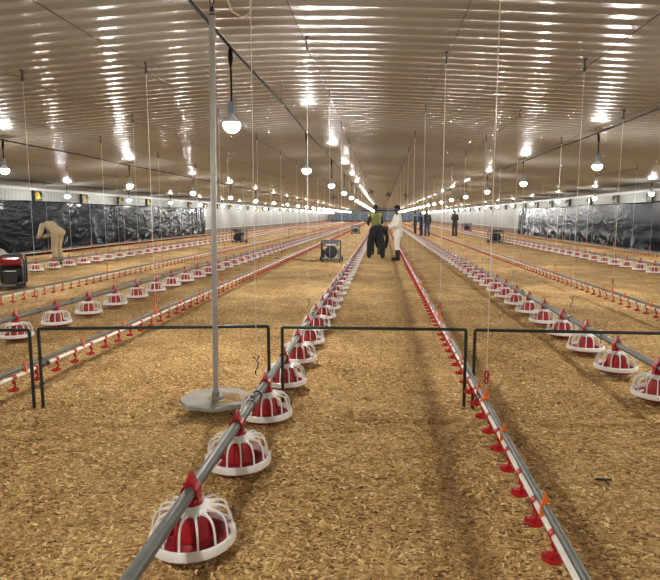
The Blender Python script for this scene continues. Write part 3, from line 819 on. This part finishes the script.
def person(loc, rz, J, outfit, label, scale=1., vox=.011):
    """J: joints in a frame facing +X. outfit: dict of part name -> (material, spec)."""
    t = empty('person', loc, rz); t.scale = (scale,)*3
    g = lambda k: Vector(J[k])
    pel, che, nek, hd = g('pelvis'), g('chest'), g('neck'), g('head')
    lat = Vector((0,1,0))
    b_ = MB()
    b_.tube([pel-(che-pel)*.12, pel, lerp(pel,che,.4), che, lerp(che,nek,.55), nek], [(.13,.09),(.165,.115),(.140,.100),(.168,.118),(.150,.085),(.058,.058)], 18, flat=lat)
    up = (hd-nek).normalized()
    b_.tube([nek-up*.04, nek+up*.10], .054, 12)
    fw = Vector(J.get('face', (1,0,0))); fw = (fw-up*fw.dot(up)).normalized(); sd = up.cross(fw)
    R = Matrix((fw, sd, up)).transposed()
    b_.ell(hd+up*.02, (.095,.076,.105), 16, 10, R); b_.ell(hd+fw*.025-up*.055, (.062,.055,.062), 14, 8, R)
    b_.tube([hd+fw*.088+up*.02, hd+fw*.108-up*.02, hd+fw*.090-up*.028], [.010,.017,.012], 8)
    b_.ell(hd+fw*.080-up*.062, (.014,.026,.009), 10, 6, R)
    for s in (-1, 1): b_.ell(hd+sd*s*.080-fw*.01, (.022,.010,.034), 10, 6, R)
    for s, k in ((1,'l'), (-1,'r')):
        sh, el, wr = g('shoulder_'+k), g('elbow_'+k), g('wrist_'+k); hp, kn, an = g('hip_'+k), g('knee_'+k), g('ankle_'+k)
        limb(b_, [lerp(che,sh,.5), sh, lerp(sh,el,.5), el, lerp(el,wr,.35), wr], [.07,.062,.050,.041,.042,.027])
        hand(b_, wr, J.get('hand_'+k, wr-el), s)
        limb(b_, [hp+(pel-hp)*.3, hp, lerp(hp,kn,.5), kn, lerp(kn,an,.35), lerp(kn,an,.8), an], [.09,.088,.074,.056,.056,.040,.040])
        ft = Vector(J.get('toe', (1,0,0))); ft = Vector((ft.x, ft.y, 0)).normalized()
        b_.tube([an-ft*.05-Vector((0,0,an.z-.045)), an+ft*.05-Vector((0,0,an.z-.045)), an+ft*.16-Vector((0,0,an.z-.032))], [(.040,.036),(.042,.042),(.028,.040)], 10, flat=(0,0,1))
        b_.tube([an, an-Vector((0,0,an.z-.04))], .042, 10)
    link('body', remesh(b_, 'body', M['skin'], vox*.8, 1), t)
    for s in (-1, 1): MB().ell(hd+fw*.084+sd*s*.030+up*.025, (.010,.014,.009), 8, 6, R).build('eye', M['eye'], t)
    for name, m_, kw in outfit:
        c = MB(); gp = kw.get('fat', 0.)
        if name in ('jacket', 'vest', 'overalls'):
            lo_ = kw.get('hem', .25)
            dn = pel-(che-pel).normalized()*lo_ if not kw.get('bent') else pel-(che-pel).normalized()*.12
            c.tube([dn, pel, lerp(pel,che,.4), che, lerp(che,nek,.55), lerp(che,nek,.9)], [(.195,.155),(.185,.140),(.165,.128),(.192,.142),(.168,.108),(.076,.074)], 20, flat=lat)
            if name != 'vest':
                for k in 'lr':
                    sh, el, wr = g('shoulder_'+k), g('elbow_'+k), g('wrist_'+k)
                    limb(c, [lerp(che,sh,.5), sh, lerp(sh,el,.5), el, lerp(el,wr,.5), lerp(el,wr,.97)], [.085,.080,.070,.062,.058,.050])
            else:
                for k in 'lr':
                    sh, el = g('shoulder_'+k), g('elbow_'+k)
                    limb(c, [lerp(che,sh,.5), sh, lerp(sh,el,.18)], [.085,.080,.072])
        if name in ('trousers', 'overalls'):
            c.ell(pel-(che-pel).normalized()*.02, (.150+gp*1.6,.180+gp*1.6,.16+gp*1.6), 16, 10)
            for k in 'lr':
                hp, kn, an = g('hip_'+k), g('knee_'+k), g('ankle_'+k)
                limb(c, [hp+(pel-hp)*.3, hp, lerp(hp,kn,.5), kn, lerp(kn,an,.5), lerp(kn,an,kw.get('leg', .95))], [.112+gp,.112+gp,.098+gp,.080+gp*.9,.076+gp*.7,.072+gp*.5])
        if name == 'boot':
            for k in 'lr':
                cc = MB(); kn, an = g('knee_'+k), g('ankle_'+k)
                ft = Vector(J.get('toe', (1,0,0))).normalized(); dz = Vector((0,0,an.z))
                top = lerp(kn, an, kw.get('top', .45))
                limb(cc, [top, lerp(top,an,.6), an, an-dz*.5], [.078,.074,.060,.056])
                cc.tube([an-dz-ft*.075+Vector((0,0,.042)), an-dz+ft*.04+Vector((0,0,.05)), an-dz+ft*.15+Vector((0,0,.042)), an-dz+ft*.205+Vector((0,0,.034))], [(.042,.046),(.055,.052),(.044,.054),(.030,.040)], 12, flat=(0,0,1))
                link('boot', remesh(cc, 'boot', m_, vox), t)
            continue
        if name == 'hair':
            c.ell(hd+up*.045-fw*.014, (.101,.085,.092), 16, 10, R)
        link(name, remesh(c, name, m_, vox if name != 'hair' else vox*.8, 3), t)
    return tag(t, label, 'person')

def standing(arm='down', spread=.10, lean=.0, step=.0):
    J = dict(pelvis=(0,0,.95), chest=(lean*.35,0,1.27), neck=(lean*.6,0,1.47), head=(lean*.8+.02,0,1.62), toe=(1,0,0))
    for s, k in ((1,'l'), (-1,'r')):
        J['hip_'+k] = (0, s*.09, .92); J['knee_'+k] = (.02+s*step*.5, s*(spread), .50); J['ankle_'+k] = (-.02+s*step, s*(spread+.01), .085)
        J['shoulder_'+k] = (lean*.5, s*.185, 1.40)
        if arm == 'down': J['elbow_'+k] = (lean*.5-.03, s*.25, 1.12); J['wrist_'+k] = (lean*.6+.06, s*.26, .87)
        elif arm == 'fold': J['elbow_'+k] = (lean*.5+.0, s*.27, 1.12); J['wrist_'+k] = (lean*.6+.22, s*.06, 1.13)
        elif arm == 'front': J['elbow_'+k] = (lean*.5+.08, s*.25, 1.13); J['wrist_'+k] = (lean*.6+.30, s*.17, 1.06)
    return J
def bending(reach=.40, spread=.13, twist=0.):
    J = dict(pelvis=(-.04,0,.94), chest=(.27,twist*.5,1.02), neck=(.46,twist,.96), head=(.58,twist*1.2,.86), toe=(1,0,0), face=(.2,0,-1))
    for s, k in ((1,'l'), (-1,'r')):
        J['hip_'+k] = (-.04, s*.09, .91); J['knee_'+k] = (.03, s*(spread), .50); J['ankle_'+k] = (-.02, s*(spread+.02), .085)
        J['shoulder_'+k] = (.38, twist*.8+s*.185, .95); J['elbow_'+k] = (.40, twist+s*.22, .68); J['wrist_'+k] = (.46, twist+s*.15, reach)
    return J
C = lambda k: M['cloth_'+k]
FZ = lambda x, y: float(floor_z(x, y))
person((.52, 19.05, .0), PI+.25, standing('front', .07, .02, .03), [('jacket', C('white'), dict(hem=.20)), ('trousers', C('white'), dict(leg=.75)), ('boot', M['rubber'], dict(top=.42)), ('hair', M['hair'], {})],
       'person in white jacket and trousers with black boots, standing', 1.03)
person((-.20, 19.9, 0), PI/2-.22, bending(.36, .22, -.10), [('overalls', C('navy'), dict(bent=1, fat=.03)), ('boot', M['rubber'], dict(top=.7)), ('hair', M['hair'], {})],
       'person in dark navy overalls bending over beside the white clothed person', 1.0)
Jv = standing('front', .12, .10)
person((-.22, 21.6, 0), PI/2+.3, Jv, [('jacket', C('dark'), dict(hem=.12)), ('vest', C('vest'), dict(hem=.16)), ('trousers', C('dark'), {}), ('boot', M['rubber'], dict(top=.7)), ('hair', M['hair'], {})],
       'person in yellow vest leaning behind the bending person in navy', 1.07)
khaki_pose = bending(.42, .09)
khaki_pose.update(chest=(.20,0,1.12), neck=(.36,0,1.14), head=(.47,0,1.05))
for k_, s_ in (('l', 1), ('r', -1)):
    khaki_pose['shoulder_'+k_] = (.30, s_*.185, 1.11); khaki_pose['elbow_'+k_] = (.36, s_*.23, .86); khaki_pose['wrist_'+k_] = (.52, s_*.12, .78)
person((-9.62, 16.2, 0), PI-.15, khaki_pose, [('jacket', C('khaki'), dict(bent=1)), ('trousers', C('khaki'), {}), ('boot', M['rubber'], dict(top=.7)), ('hair', M['hair'], {})],
       'person in khaki clothes bending over beside the left black sheeting', 1.05)
person((2.52, 44.0, 0), PI*.9, standing('down', .10, .03), [('jacket', C('dark'), dict(hem=.2)), ('trousers', C('dark'), {}), ('boot', M['rubber'], dict(top=.7)), ('hair', M['hair'], {})],
       'far person in dark grey clothes left of the two in blue', 1.03, .014)
person((2.92, 43.0, 0), PI*.75, standing('fold', .10, .10), [('overalls', C('blue'), dict(hem=.2)), ('boot', M['rubber'], dict(top=.7)), ('hair', M['hair'], {})],
       'far person in blue overalls in the middle of the far group', .98, .014)
person((3.27, 42.0, 0), PI*.6, standing('down', .11, .05), [('jacket', C('dark'), dict(hem=.05)), ('trousers', C('blue'), {}), ('boot', M['rubber'], dict(top=.7)), ('hair', M['hair'], {})],
       'far person in blue trousers and dark top, rightmost of the far group', 1.05, .014)
person((5.30, 42.5, 0), PI*1.25, standing('fold', .15, .02, .05), [('jacket', C('dark'), dict(hem=.12)), ('trousers', C('dark'), {}), ('boot', M['rubber'], dict(top=.7)), ('hair', M['hair'], {})],
       'person in dark clothes standing alone with folded arms at right', 1.08, .014)

# ------------------------------------------------------------------ world, camera, view
w = bpy.data.worlds.new('world'); sc.world = w; w.use_nodes = True
w.node_tree.nodes['Background'].inputs[0].default_value = (.02, .02, .02, 1)
F_PX = 570.; VX, VY = 382., 216.
th = math.atan((290-VY)/F_PX); ps = math.atan((VX-330)/F_PX*math.cos(th))
cam = bpy.data.cameras.new('camera'); co = bpy.data.objects.new('camera', cam); COL.objects.link(co)
cam.sensor_fit = 'HORIZONTAL'; cam.sensor_width = 36; cam.lens = 36*F_PX/660; cam.clip_end = 400; cam.clip_start = .05
co.location = (0, 0, EYE); co.rotation_euler = (PI/2-th, 0, ps)
sc.camera = co
vs = sc.view_settings; vs.view_transform = 'Standard'; vs.look = 'None'; vs.gamma = 1; vs.use_curve_mapping = False; vs.exposure = 0.08
sc.display_settings.display_device = 'sRGB'
sc.cycles.use_light_tree = True
sc.cycles.max_bounces = 8; sc.cycles.diffuse_bounces = 5; sc.cycles.glossy_bounces = 3
sc.cycles.sample_clamp_indirect = 8.; sc.cycles.caustics_reflective = False; sc.cycles.caustics_refractive = False
